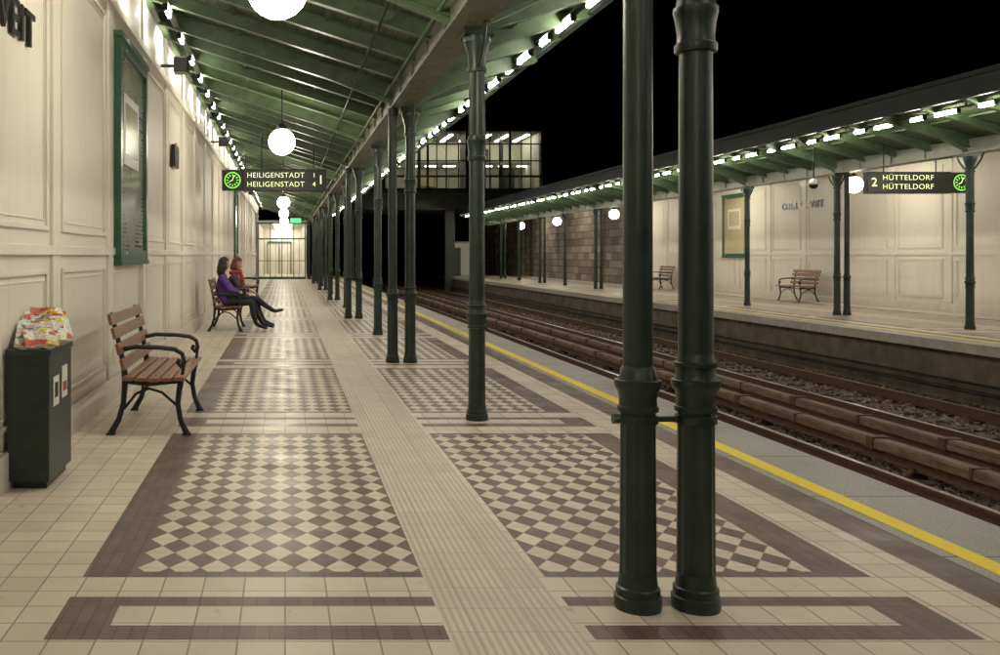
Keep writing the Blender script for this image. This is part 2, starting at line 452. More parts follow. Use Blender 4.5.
# ------------------------------------------------------------ columns
def col_orn():
    b=B()
    b.lathe(0,0,[(.090,0),(.093,.015),(.093,.05),(.084,.055),(.086,.065),(.086,.085),(.078,.09),(.073,.14)],m_green,32)
    b.lathe(0,0,[(.073,.14),(.069,.78)],m_green,24,flute=.055,smooth=False)
    b.lathe(0,0,[(.070,.78),(.080,.782),(.081,.80),(.074,.803),(.073,.83),(.078,.86),(.088,.875),(.092,.885),(.092,.905),(.080,.908),(.075,.925),(.073,.955),(.083,.958),(.084,.975),(.072,.978),(.066,1.01)],m_green,32)
    b.lathe(0,0,[(.066,1.01),(.062,2.20)],m_green,32)
    b.lathe(0,0,[(.062,2.20),(.077,2.203),(.080,2.215),(.080,2.235),(.072,2.24),(.070,2.27),(.075,2.32),(.082,2.355),(.084,2.36),(.084,2.38),(.075,2.383),(.071,2.41)],m_green,32)
    b.lathe(0,0,[(.071,2.41),(.067,2.95)],m_green,24,flute=.07,smooth=False)
    b.lathe(0,0,[(.067,2.95),(.083,2.953),(.083,2.985),(.07,2.99),(.075,3.08),(.11,3.2),(.115,3.203),(.115,3.25)],m_green,32)
    b.box(-.13,.13,-.13,.13,3.25,3.31,m_green)
    for sy in (-1,1):
        pts=[(0,sy*.09,3.0),(0,sy*.16,3.05),(0,sy*.28,3.17),(0,sy*.36,3.30)]
        b.tube(pts,.018,m_green,6)
    return b
def col_plain():
    b=B()
    b.lathe(0,0,[(.088,0),(.091,.015),(.091,.05),(.082,.055),(.084,.065),(.084,.085),(.076,.09),(.071,.14)],m_green,32)
    b.lathe(0,0,[(.071,.14),(.067,.78)],m_green,24,flute=.055,smooth=False)
    b.lathe(0,0,[(.068,.78),(.078,.782),(.079,.80),(.072,.803),(.071,.83),(.076,.86),(.086,.875),(.089,.885),(.089,.905),(.076,.908),(.068,.93),(.066,.945),(.058,.96)],m_green,32)
    b.lathe(0,0,[(.0565,.96),(.055,3.2),(.07,3.21),(.07,3.31)],m_green,32)
    return b
co=col_orn().make('cast_iron_column',(1.63,3.77,0),sharp=32); cp=col_plain().make('cast_iron_column',(1.40,3.77,0),sharp=32)
k=0; y=3.77
first=True
while y<YE-1:
    if not first:
        inst(co,'cast_iron_column',(1.63,y,0))
        if k%2==0: inst(cp,'cast_iron_column',(1.40,y,0))
    first=False
    k+=1; y+=S
inst(co,'cast_iron_column',(1.63,3.77-S,0))
k=0; y=3.77-S+OFF
while y<YE-1:
    inst(co,'cast_iron_column',(M-1.63,y,0))
    if k%2==1: inst(cp,'cast_iron_column',(M-1.40,y,0))
    k+=1; y+=S
b=B()
b.lathe(1.40,3.77,[(.077,.735),(.077,.765)],m_green,24); b.lathe(1.63,3.77,[(.079,.735),(.079,.765)],m_green,24)
b.box(1.478,1.55,3.755,3.785,.74,.76,m_green); b.tube([(1.30,3.77,.75),(1.325,3.77,.75)],.02,m_green,8)
b.make('column_clamp',sharp=40)

# ------------------------------------------------------------ benches
def bench():
    b=B()
    for y in (-.58,.58):
        leg=[(-.30,y,.0),(-.285,y,.03),(-.235,y,.12),(-.20,y,.24),(-.19,y,.36),(-.185,y,.44),(-.20,y,.56),(-.235,y,.72),(-.285,y,.92),(-.30,y,.95)]
        b.tube(leg,[.030,.026,.023,.022,.024,.028,.023,.021,.019,.02],m_iron,8)
        b.tube([(.30,y,.0),(.285,y,.03),(.245,y,.12),(.225,y,.24),(.235,y,.34),(.25,y,.42)],[.030,.026,.022,.022,.024,.026],m_iron,8)
        b.tube([(-.19,y,.415),(0,y,.395),(.25,y,.42)],.02,m_iron,8)
        b.tube([(-.195,y,.2),(-.1,y,.32),(0,y,.36),(.1,y,.33),(.228,y,.22)],.012,m_iron,6)
        b.tube([(-.235,y,.66),(-.1,y,.685),(.08,y,.68),(.2,y,.665),(.26,y,.63),(.275,y,.57),(.245,y,.53),(.225,y,.56),(.24,y,.59)],.019,m_iron,8)
        b.tube([(.275,y,.57),(.262,y,.48),(.25,y,.42)],.014,m_iron,8)
        b.box(-.33,-.26,y-.025,y+.025,0,.014,m_iron); b.box(.26,.33,y-.025,y+.025,0,.014,m_iron)
    b.beam((-.05,-.58,.375),(-.05,.58,.375),.02,.02,m_iron)
    for i in range(5):
        x=-.14+i*.098; z=.432+.004*abs(i-2)
        b.box(x-.04,x+.04,-.75,.75,z,z+.028,m_wood)
        for y in (-.58,.58): b.lathe(x,y,[(.009,z+.028),(.006,z+.033)],m_iron,8)
    for t in (.56,.68,.80,.905):
        x=-.165-(t-.5)*.27
        b.beam((x,-.75,t),(x,.75,t),.026,.085,m_wood,up=(-.25,0,1))
    return b
bn=bench().make('park_bench',(-1.06,7.98,0),bevel=.004)
inst(bn,'park_bench',(-1.10,18.0,0)); inst(bn,'park_bench',(-1.10,29.5,0))
inst(bn,'park_bench',(15.55,28.8,0),math.pi); inst(bn,'park_bench',(15.55,39.3,0),math.pi)

# ------------------------------------------------------------ litter bin + papers
b=B()
b.box(-1.655,-1.405,5.66,6.24,.05,.80,m_green)
b.box(-1.665,-1.395,5.65,6.25,.80,.835,m_green)
b.box(-1.63,-1.43,5.70,6.20,0,.05,m_black)
for z in (.12,.74): b.box(-1.65,-1.41,5.654,5.659,z,z+.008,m_iron)
b.box(-1.405,-1.402,5.76,5.90,.48,.66,m_white); b.box(-1.405,-1.402,5.98,6.12,.50,.70,m_white)
m_red=simple('sticker_red',(.5,.03,.03),.4)
b.box(-1.402,-1.400,5.79,5.87,.53,.62,m_black); b.box(-1.402,-1.400,6.0,6.1,.54,.60,m_red)
b.make('litter_bin',bevel=.008)
def paper(name,c1,c2,c3,sc_):
    m,nt,bs=newmat(name)
    v=N(nt,'ShaderNodeTexVoronoi'); v.inputs['Scale'].default_value=sc_; v.distance='CHEBYCHEV'
    mp=nt.nodes.new('ShaderNodeMapping'); mp.inputs['Scale'].default_value=(.6,.5,1.6); nt.links.new(obj(nt),mp.inputs[0])
    nt.links.new(mp.outputs[0],v.inputs['Vector'])
    s=nt.nodes.new('ShaderNodeSeparateColor'); nt.links.new(v.outputs['Color'],s.inputs[0])
    c=mixc(nt,mathn(nt,'GREATER_THAN',s.outputs[0],.6),c1,c2)
    c=mixc(nt,mathn(nt,'GREATER_THAN',s.outputs[1],.7),c,c3)
    t=mathn(nt,'GREATER_THAN',noise(nt,110,2,.5,stretch=(.8,.8,3)),.55)
    c=mixc(nt,mathn(nt,'MULTIPLY',t,.65),c,(.06,.05,.05))
    nt.links.new(c,bs.inputs['Base Color']); bs.inputs['Roughness'].default_value=.4; return m
pm=[paper('newsprint_a',(.72,.69,.62),(.55,.05,.04),(.75,.55,.06),24),paper('newsprint_b',(.72,.70,.65),(.12,.16,.25),(.55,.07,.05),30),paper('newsprint_c',(.75,.6,.08),(.72,.69,.62),(.5,.05,.04),22),paper('newsprint_d',(.70,.68,.62),(.6,.42,.35),(.12,.12,.14),34)]
m_pages=simple('page_edges',(.62,.59,.52),.8,0,.3,120,.4,200,stretch=(.2,.2,1))
b=B()
def magazine(c,R,L,W,th,curl,mat):
    n=7; vs=[];fs=[];fe=[]
    for t in (0,th):
        for a in range(n):
            for k in range(n):
                u=(a/(n-1)-.5); w=(k/(n-1)-.5)
                p=Vector((u*W,w*L,curl*(w+.5)**2*L*.5+.01*math.sin(u*9)+t*(1-.3*(a==n-1))))
                vs.append(Vector(c)+R@p)
    q=n*n
    for a in range(n-1):
        for k in range(n-1):
            e=a*n+k; fs.append((e,e+1,e+n+1,e+n)); fs.append((q+e,q+e+n,q+e+n+1,q+e+1))
    for a in range(n-1):
        for e0,e1 in ((a,a+1),(a*n,(a+1)*n),(q-n+a,q-n+a+1),(a*n+n-1,(a+1)*n+n-1)): fe.append((e0,e1,q+e1,q+e0))
    b.add(vs,fs,mat,False); b.add(vs,fe,m_pages,False)
def rt(z,x,y): return Matrix.Rotation(z,3,'Z')@Matrix.Rotation(x,3,'X')@Matrix.Rotation(y,3,'Y')
magazine((-1.53,5.86,.845),rt(.1,.03,0),.34,.22,.02,0,pm[0]); magazine((-1.52,6.06,.868),rt(-.2,.08,.04),.30,.22,.02,.1,pm[3])
# half-upright papers leaning back over one another, covers towards the platform / camera
for (x,y,z),r,L,W,cu,k in (((-1.55,6.14,.965),rt(.15,1.15,.10),.22,.20,-.3,2),((-1.47,6.08,.955),rt(.65,1.05,-.18),.21,.19,-.4,0),
    ((-1.57,6.0,.950),rt(-.1,.95,.25),.21,.19,-.3,1),((-1.48,5.94,.940),rt(.5,.85,-.25),.22,.19,-.4,2),
    ((-1.55,5.86,.925),rt(.1,.75,.12),.22,.20,-.35,3),((-1.49,5.78,.905),rt(.45,.6,-.15),.21,.19,-.4,0)):
    magazine((x,y,z),r,L,W,.012,cu,pm[k])
b.make('discarded_newspapers')

# ------------------------------------------------------------ wall posters
def postermat():
    m,nt,bs=newmat('poster_paper'); x,y,z=sepxyz(nt,obj(nt))
    br=N(nt,'ShaderNodeTexBrick'); br.inputs['Scale'].default_value=1; br.inputs['Brick Width'].default_value=.34; br.inputs['Row Height'].default_value=.045
    br.inputs['Mortar Size'].default_value=.012; br.inputs['Color1'].default_value=(.22,.2,.18,1); br.inputs['Color2'].default_value=(.45,.43,.38,1); br.inputs['Mortar'].default_value=(.5,.5,.44,1)
    cmb=nt.nodes.new('ShaderNodeCombineXYZ'); nt.links.new(y,cmb.inputs[0]); nt.links.new(z,cmb.inputs[1]); nt.links.new(cmb.outputs[0],br.inputs['Vector'])
    f=mathn(nt,'GREATER_THAN',noise(nt,2.2,1,.5),.52)
    c=mixc(nt,f,(.50,.50,.45),br.outputs['Color'])
    nt.links.new(c,bs.inputs['Base Color']); bs.inputs['Roughness'].default_value=.12; return m
m_post=postermat()
def mapmat():
    m,nt,bs=newmat('map_paper')
    v=N(nt,'ShaderNodeTexVoronoi'); v.feature='DISTANCE_TO_EDGE'; v.inputs['Scale'].default_value=9; nt.links.new(obj(nt),v.inputs['Vector'])
    c=mixc(nt,mathn(nt,'LESS_THAN',v.outputs['Distance'],.035),(.62,.52,.3),(.42,.32,.17))
    c=mixc(nt,ramp(nt,noise(nt,3,4,.6),.45,.6),c,(.55,.52,.36))
    nt.links.new(c,bs.inputs['Base Color']); bs.inputs['Roughness'].default_value=.2; return m
m_map=mapmat()
m_fgreen=simple('frame_green_paint',(.035,.11,.055),.35)
def poster(mat,w=1.8,h=2.2):
    b=B()
    t=.11
    b.box(0,.07,-w/2,-w/2+t,0,h,m_fgreen); b.box(0,.07,w/2-t,w/2,0,h,m_fgreen)
    b.box(0,.07,-w/2+t,w/2-t,0,t,m_fgreen); b.box(0,.07,-w/2+t,w/2-t,h-t,h,m_fgreen)
    b.box(0,.085,-w/2-.03,w/2+.03,h,h+.05,m_fgreen); b.box(0,.08,-w/2-.02,w/2+.02,-.04,0,m_fgreen)
    b.box(0,.03,-w/2+t,w/2-t,t,h-t,m_post if mat is None else mat)
    for z in (.08,h-.08): b.box(.07,.075,-w/2+.3,-w/2+.36,z-.01,z+.01,m_white)
    b.box(.03,.033,-.5,.45,h*.45,h*.78,m_white); b.box(.033,.035,-.42,.37,h*.5,h*.74,m_map)
    return b
pf=poster(m_post).make('framed_poster',(-1.665,10.15,1.34),bevel=.006)
inst(pf,'framed_poster',(-1.665,31.7,1.34))
poster(m_map).make('framed_network_map',(M+1.665,34.1,1.34),math.pi,bevel=.006)
b=B(); b.box(-1.66,-1.60,13.85,14.35,2.70,3.02,m_black); b.box(-1.60,-1.597,13.9,14.3,2.75,2.97,m_fascia); b.box(-1.63,-1.61,14.08,14.12,3.02,3.06,m_black)
b.make('wall_direction_sign',bevel=.005)

def text(body,size,mat,loc,rot,name,parent=None,align='CENTER',ext=.002,sx=1,bold=0):
    cu=bpy.data.curves.new(name,'FONT'); cu.body=body; cu.size=size; cu.extrude=ext; cu.align_x=align; cu.align_y='CENTER'; cu.offset=bold; cu.space_character=1.08
    o=bpy.data.objects.new(name,cu); sc.collection.objects.link(o)
    bpy.context.view_layer.update()
    me=bpy.data.meshes.new_from_object(o.evaluated_get(bpy.context.evaluated_depsgraph_get()))
    bpy.data.objects.remove(o)
    me.materials.clear(); me.materials.append(mat)
    o=bpy.data.objects.new(name,me); sc.collection.objects.link(o)
    o.location=loc; o.rotation_euler=rot; o.scale[0]=sx
    if parent: o.parent=parent
    return o
hp=math.pi/2
text('OBER ST. VEIT',.32,m_black,(-1.66,6.28,2.85),(hp,0,hp),'station_name_lettering',align='RIGHT',ext=.012,sx=1.2,bold=.004)
text('OBER ST. VEIT',.32,m_black,(M+1.66,29.7,2.95),(hp,0,-hp),'station_name_lettering',ext=.012,sx=1.1,bold=.002)

# ------------------------------------------------------------ displays
def display(loc,lines,num,clock_left,rods):
    e=bpy.data.objects.new('departure_display',None); sc.collection.objects.link(e); e.location=loc
    b=B(); w=1.08; h=.225
    s=-1 if clock_left else 1
    x0,x1=(-w+.42,w) if clock_left else (-w,w-.42)
    b.box(x0,x1,-.09,.09,-h,h,m_black)
    for z in (-h,h-.012): b.box(x0-.004,x1+.004,-.094,.094,z-.002,z+.014,m_fascia)
    cx=s*(w-.2)
    c0,c1=(cx-.22,cx+.215)
    b.box(c0,c1,-.085,.085,-h+.01,h-.01,m_black)
    if rods:
        for x in rods: b.tube([(x,0,h),(x,0,1.0)],.014,m_black,6)
    o=b.make('housing',bevel=.006); o.parent=e
    b=B(); n=32; vs=[];fs=[]
    for i in range(n):
        a=2*math.pi*i/n
        for r in (.15,.172): vs.append((cx+r*math.cos(a),-.092,r*math.sin(a)))
    for i in range(n): j=(i+1)%n; fs.append((2*i,2*i+1,2*j+1,2*j))
    b.add(vs,fs,m_clock)
    for i in range(12):
        a=2*math.pi*i/12; b.beam((cx+.085*math.cos(a),-.093,.085*math.sin(a)),(cx+.13*math.cos(a),-.093,.13*math.sin(a)),.004,.018,m_clock,up=(-math.sin(a),0,math.cos(a)))
    b.beam((cx,-.095,0),(cx+.03,-.095,.10),.004,.014,m_amber); b.beam((cx,-.095,0),(cx-.06,-.095,-.03),.004,.014,m_amber)
    o=b.make('clock_face'); o.parent=e
    for i,l in enumerate(lines):
        z=.10-.19*i
        tx=(x0+.08) if clock_left else (x0+.30)
        text(l,.155,m_amber,(tx,-.093,z),(hp,0,0),'destination_text',e,'LEFT',sx=(1.0 if clock_left else 1.05),bold=-.002)
    b=B(); b.box(x0+.04,x1-.22 if clock_left else x1-.04,-.0935,-.0915,-.006,.0,m_fascia) ; o=b.make('divider'); o.parent=e
    text(num,.26,m_amber,((x1-.11) if clock_left else (x0+.13),-.093,0),(hp,0,0),'platform_number',e)
    if clock_left:
        for z,t in ((.10,'1'),(-.09,'4')): text(t,.13,m_amber,(x1-.25,-.093,z),(hp,0,0),'minutes_text',e)
    return e
display((-.22,20,2.97),['HEILIGENSTADT','HEILIGENSTADT'],'1',True,(-.27,.82))
display((13.3,20,2.92),['HÜTTELDORF','HÜTTELDORF'],'2',False,(-.7,.4))

b=B(); b.tube([(0,0,.12),(0,0,.85)],.016,m_black,6); b.lathe(0,0,[(.11,.0),(.12,.04),(.08,.12),(.02,.14)],m_white,16); b.sphere((0,0,0),.10,m_glass,16,8)
dc=b.make('dome_camera',(12.02,21.6,3.0)); inst(dc,'dome_camera',(-1.0,24,3.1))
b=B(); b.box(-.07,.12,-.11,.11,-.1,.1,m_black); b.box(-.25,-.07,-.02,.02,-.02,.02,m_black); b.box(.12,.13,-.09,.09,-.08,.08,m_iron)
sp_=b.make('wall_loudspeaker',(-1.42,12.8,3.95),bevel=.01)
for y in (21.4,30,38.6): inst(sp_,'wall_loudspeaker',(-1.42,y,3.95))

# ------------------------------------------------------------ tracks
b=B()
b.box(3.46,M-3.46,-5,200,-1.4,-1.0,m_bal)
b.make('track_ballast')
vs=[];fs=[]
for i in range(42000):
    y=6.5+ (random.random()**1.7)*36; x=random.uniform(3.9,M-3.6)
    if random.random()<.25: x=random.choice((6.6,7.5))+random.uniform(-.5,.5)
    r=random.uniform(.018,.048); z=-1.0+random.uniform(0,.045)
    o=len(vs)
    for d in ((1,0,0),(-1,0,0),(0,1,0),(0,-1,0),(0,0,1),(0,0,-1)):
        k=r*random.uniform(.65,1.2); vs.append((x+d[0]*k+random.uniform(-.3,.3)*r,y+d[1]*k+random.uniform(-.3,.3)*r,z+d[2]*k*.8+random.uniform(-.3,.3)*r))
    for f in ((0,2,4),(2,1,4),(1,3,4),(3,0,4),(2,0,5),(1,2,5),(3,1,5),(0,3,5)): fs.append([j+o for j in f])
me=bpy.data.meshes.new('ballast_stones'); me.from_pydata(vs,[],fs); me.materials.append(m_stone)
o=bpy.data.objects.new('ballast_stones',me); sc.collection.objects.link(o)
def track(cx):
    b=B(); y=-4
    while y<150:
        b.box(cx-1.25,cx+1.25,y,y+.25,-1.1,-.965,m_sleeper)
        for s in (-1,1):
            b.box(cx+s*.75-.13,cx+s*.75+.13,y+.03,y+.22,-.964,-.950,m_rust)
            for q in (-.09,.09): b.box(cx+s*.75+q-.015,cx+s*.75+q+.015,y+.1,y+.15,-.95,-.915,m_rust)
        y+=.65
    for s in (-1,1):
        x=cx+s*.75
        b.box(x-.065,x+.065,-5,180,-.949,-.935,m_rust); b.box(x-.012,x+.012,-5,180,-.935,-.84,m_rust)
        b.box(x-.036,x+.036,-5,180,-.84,-.805,m_rust); b.box(x-.028,x+.028,-5,180,-.805,-.80,m_railtop)
    return b
track(5.35).make('railway_track'); track(M-5.35).make('railway_track')
def third(x,z):
    b=B()
    pts=[(-.085,-.06),(-.085,.02),(-.06,.045),(.06,.045),(.085,.02),(.085,-.06)]
    n=len(pts); y=-5; L=3.1
    while y<170:
        y2=y+L-.015; dz=random.uniform(-.004,.004); vs=[(x+p[0],yy,z+p[1]+dz) for yy in (y,y2) for p in pts]
        b.add(vs,[(i,i+1,n+i+1,n+i) for i in range(n-1)]+[tuple(range(n)),tuple(range(n,2*n))]+[(n-1,0,n,2*n-1)],m_cover)
        b.box(x-.10,x+.10,y2-.05,y2+.065,z-.075,z+.06,m_rust)
        b.box(x-.095,x+.095,y+L/2-.02,y+L/2+.02,z-.07,z+.054,m_rust)
        y+=L
    b.box(x-.03,x+.03,-5,170,z-.16,z-.061,m_rust); b.box(x-.06,x+.06,-5,170,z-.175,z-.161,m_rust)
    y=-2.6
    while y<150:
        b.tube([(x+.0,y,z-.12),(x+.13,y,z-.10),(x+.22,y,z-.14),(x+.25,y,z-.24),(x+.25,y,-.95)],[.04,.045,.05,.05,.055],m_rust,8)
        b.tube([(x-.05,y,z-.15),(x-.12,y,z-.22),(x-.14,y,-.97)],[.03,.035,.04],m_rust,8)
        b.box(x-.2,x+.36,y-.11,y+.11,-1.0,-.94,m_sleeper); b.box(x-.05,x+.05,y-.05,y+.05,z-.25,z-.175,m_black)
        y+=L
    return b
third(6.55,-.66).make('conductor_rail'); third(7.35,-.68).make('conductor_rail')
b=B(); b.tube([(10.75,-5,-.75),(10.75,160,-.75)],.03,m_black,6); b.tube([(10.78,-5,-.62),(10.78,160,-.62)],.022,m_black,6)
b.make('platform_cable')

b=B(); b.add([(-600,-300,-1.45),(600,-300,-1.45),(600,1200,-1.45),(-600,1200,-1.45)],[(0,1,2,3)],m_ground); b.make('ground')
b=B(); b.box(M+2.41,90,-5,110,-1.4,4.6,m_ground); b.make('embankment')

# ------------------------------------------------------------ glazed entrance corridor at the end of our platform
m_soft=emis('corridor_light_panel',(1,.95,.82),26)
m_corr=simple('corridor_wall',(.75,.72,.63),.5,0,.15,1,.05,30)
b=B()
Yv=55; Ye=70
b.box(-1.62,-1.57,Yv+.13,Ye,0,3.3,m_corr); b.box(1.2,1.26,Yv+.13,Ye,0,3.3,m_corr)
b.box(-1.62,1.26,PY1+.01,Ye,-.1,0,m_tile)
b.box(-1.62,1.26,Yv,Ye,3.302,3.4,m_corr); b.box(-1.56,1.19,Ye-.1,Ye,0.001,3.3,m_corr)
b.box(-1.56,1.2,Yv,Yv+.12,2.3,2.38,m_fgreen); b.box(-1.62,1.26,Yv-.02,Yv+.13,3.2,3.30,m_fgreen)
for i,x in enumerate((-1.56,-.88,-.2,.48,1.14)):
    b.box(x,x+.05,Yv-.003,Yv+.123,0,3.2,m_fgreen)
    if i<4:
        b.box(x+.33,x+.355,Yv+.02,Yv+.1,0,2.3,m_fgreen); b.box(x+.05,x+.68,Yv+.03,Yv+.09,.0,.14,m_fgreen); b.box(x+.05,x+.68,Yv+.03,Yv+.09,1.05,1.09,m_fgreen)
for i in range(4): b.box(-.7,.4,Yv+2+i*4,Yv+2.5+i*4,3.26,3.299,m_soft)
for x in (-1.3,-.45,.4): b.box(x,x+.06,Ye-.16,Ye-.1,0,2.3,m_fgreen)
b.box(-1.3,.46,Ye-.16,Ye-.1,2.3,2.4,m_fgreen)
b.make('glazed_entrance_corridor')
m_exit=emis('exit_green',(.1,1,.25),1.6,False)
b=B(); b.box(-.25,.25,-.04,.04,-.12,.12,m_black); b.box(-.22,.22,-.043,-.041,-.09,.09,m_exit); b.tube([(0,0,.12),(0,0,1.0)],.012,m_black,6)
b.make('exit_sign',(.45,40,2.85))

# ------------------------------------------------------------ station building bridging the tracks
m_dwall=simple('dark_facade',(.06,.06,.05),.7,0,.4,2,.2,20)
m_iwall=simple('interior_wall',(.5,.5,.42),.6)
m_panel=emis('ceiling_light_panel',(1,.95,.75),9,False)
m_frame=simple('window_frame',(.05,.06,.055),.4)
b=B()
X0,X1,Yb,Z0,Z1=-4.0,16.6,61.0,5.7,9.3
b.box(X0,X1,Yb,Yb+7,4.3,Z0,m_dwall)
b.box(X0,6.3,Yb,Yb+.3,Z0,Z1,m_dwall); b.box(X0-.2,X1+.2,Yb-.4,Yb+7.2,Z1,Z1+.35,m_dwall)
b.box(6.3,X1,Yb+5.5,Yb+5.7,Z0,Z1,m_iwall); b.box(6.31,X1-.01,Yb+.4,Yb+5.49,Z0,Z0+.02,m_iwall); b.box(X1-.2,X1,Yb+.3,Yb+5.49,Z0+.02,Z1,m_iwall); b.box(6.3,6.5,Yb+.3,Yb+5.49,Z0+.02,Z1,m_iwall)
b.box(6.51,X1-.21,Yb+2.2,Yb+5.49,7.45,7.6,m_iwall)
for i in range(8): b.box(7+i*1.25,7.22+i*1.25,Yb+1.0,Yb+4.8,Z1-.08,Z1-.02,m_panel); b.box(7+i*1.25,7.8+i*1.25,Yb+3.4,Yb+3.6,7.40,7.445,m_panel)
x=6.3
i=0
while x<=X1:
    b.box(x,x+(.14 if i%4==0 else .06),Yb,Yb+.12,Z0,Z1,m_frame); x+=.62 if i%3 else .78; i+=1
for z in (Z0+.75,7.42,8.5): b.box(6.3,X1,Yb+.02,Yb+.10,z,z+.08,m_frame)
b.box(11.6,12.9,Yb-.01,Yb+2.0,Z0,Z1,m_dwall)
b.box(8.8,9.0,Yb+2,Yb+2.2,Z0,Z1,m_frame); b.box(14.5,14.7,Yb+3,Yb+3.3,Z0,Z1,m_frame)
b.box(9.2,10.6,Yb+5.3,Yb+5.45,Z0+.5,Z0+1.5,m_map); b.box(15,16,Yb+5.3,Yb+5.45,Z0+.02,Z0+1.7,m_frame); b.box(7.2,8.2,Yb+5.3,Yb+5.45,7.62,9.0,m_frame); b.box(13.2,14.2,Yb+5.3,Yb+5.45,7.62,8.8,m_dwall)
b.box(12.9,16.2,Yb+.5,Yb+5,Z1+.351,Z1+.8,m_dwall); b.box(12.6,16.5,Yb+.2,Yb+5.3,Z1+1.9,Z1+2.15,m_dwall)
x=12.95
while x<16.2: b.box(x,x+.07,Yb+.52,Yb+.6,Z1+.8,Z1+1.9,m_frame); x+=.52
b.box(12.95,16.15,Yb+4.8,Yb+4.9,Z1+.8,Z1+1.9,m_dwall)
b.box(X0,X1,Yb-.5,Yb-.01,5.3,5.5,m_frame)
for x in (-2.7,3.9,10.4,16): b.box(x,x+.6,Yb+.5,Yb+1.1,-1.3,4.3,m_dwall)
x=X0
while x<X1:
    b.box(x,x+.03,Yb-.5,Yb-.46,5.5,6.35,m_frame); x+=.9
b.box(X0,X1,Yb-.5,Yb-.45,6.35,6.4,m_frame)
b.make('station_bridge_building')
b=B(); b.box(11.3,12.9,64.9,66,-.2,2.2,m_white); b.box(11.2,13.0,64.8,66.1,2.2,2.32,m_coping); b.box(11.6,12.0,64.87,64.9,.0,1.9,m_frame)
b.make('platform_hut')

# ------------------------------------------------------------ people
m_skin=simple('skin',(.55,.32,.22),.5,0,.12,20,.05,80)
m_hairb=simple('dark_brown_hair',(.03,.016,.01),.45,0,.5,30,.5,120,stretch=(1,1,.2))
m_hairr=simple('auburn_hair',(.16,.05,.02),.45,0,.5,30,.5,120,stretch=(1,1,.2))
m_purple=simple('purple_jacket',(.12,.035,.27),.7,0,.35,12,.4,30)
m_redj=simple('grey_red_jacket',(.10,.06,.09),.75,0,.4,12,.4,30)
m_jeans=simple('dark_jeans',(.02,.022,.035),.8,0,.3,25,.3,60)
m_boot=simple('black_boots',(.012,.011,.012),.4,0,.3,15,.2,40)
m_scarf=simple('red_scarf',(.5,.05,.03),.8,0,.4,30,.5,60)
def skinned(chains,root,matf,sub=2):
    vs=[];rd=[];ed=[];idx={};lab={}
    for ch in chains:
        prev=None
        for p,r,l in ch:
            key=tuple(round(c,4) for c in p)
            if key not in idx: idx[key]=len(vs); vs.append(p); rd.append(r if isinstance(r,tuple) else (r,r))
            i=idx[key]
            if prev is not None and prev!=i: ed.append((prev,i)); lab[(prev,i)]=l
            prev=i
    me=bpy.data.meshes.new('sk'); me.from_pydata(vs,ed,[]); o=bpy.data.objects.new('sk',me); sc.collection.objects.link(o)
    m=o.modifiers.new('s','SKIN'); m.use_smooth_shade=True
    for i,r in enumerate(rd): me.skin_vertices[0].data[i].radius=r
    me.skin_vertices[0].data[idx[tuple(round(c,4) for c in root)]].use_root=True
    s=o.modifiers.new('ss','SUBSURF'); s.levels=sub; s.render_levels=sub
    bpy.context.view_layer.update()
    dg=bpy.context.evaluated_depsgraph_get()
    em=bpy.data.meshes.new_from_object(o.evaluated_get(dg)); bpy.data.objects.remove(o)
    segs=[(Vector(vs[a]),Vector(vs[c]),l) for (a,c),l in lab.items()]
    mats=[];
    em.materials.clear()
    for pl in em.polygons:
        c=Vector(pl.center); best=None;bd=9
        for a,q,l in segs:
            d=q-a; t=max(0,min(1,(c-a).dot(d)/max(1e-9,d.dot(d)))); dist=(c-a-d*t).length
            if dist<bd: bd=dist;best=l
        mm=matf(best)
        if mm not in mats: mats.append(mm); em.materials.append(mm)
        pl.material_index=mats.index(mm); pl.use_smooth=True
    return em,mats
def merge(b,me,mats):
    o=len(b.v); b.v+=[tuple(v.co) for v in me.vertices]
    for p in me.polygons: b.f.append([o+i for i in p.vertices]); b.mi.append(b.mat(mats[p.material_index])); b.sm.append(True)
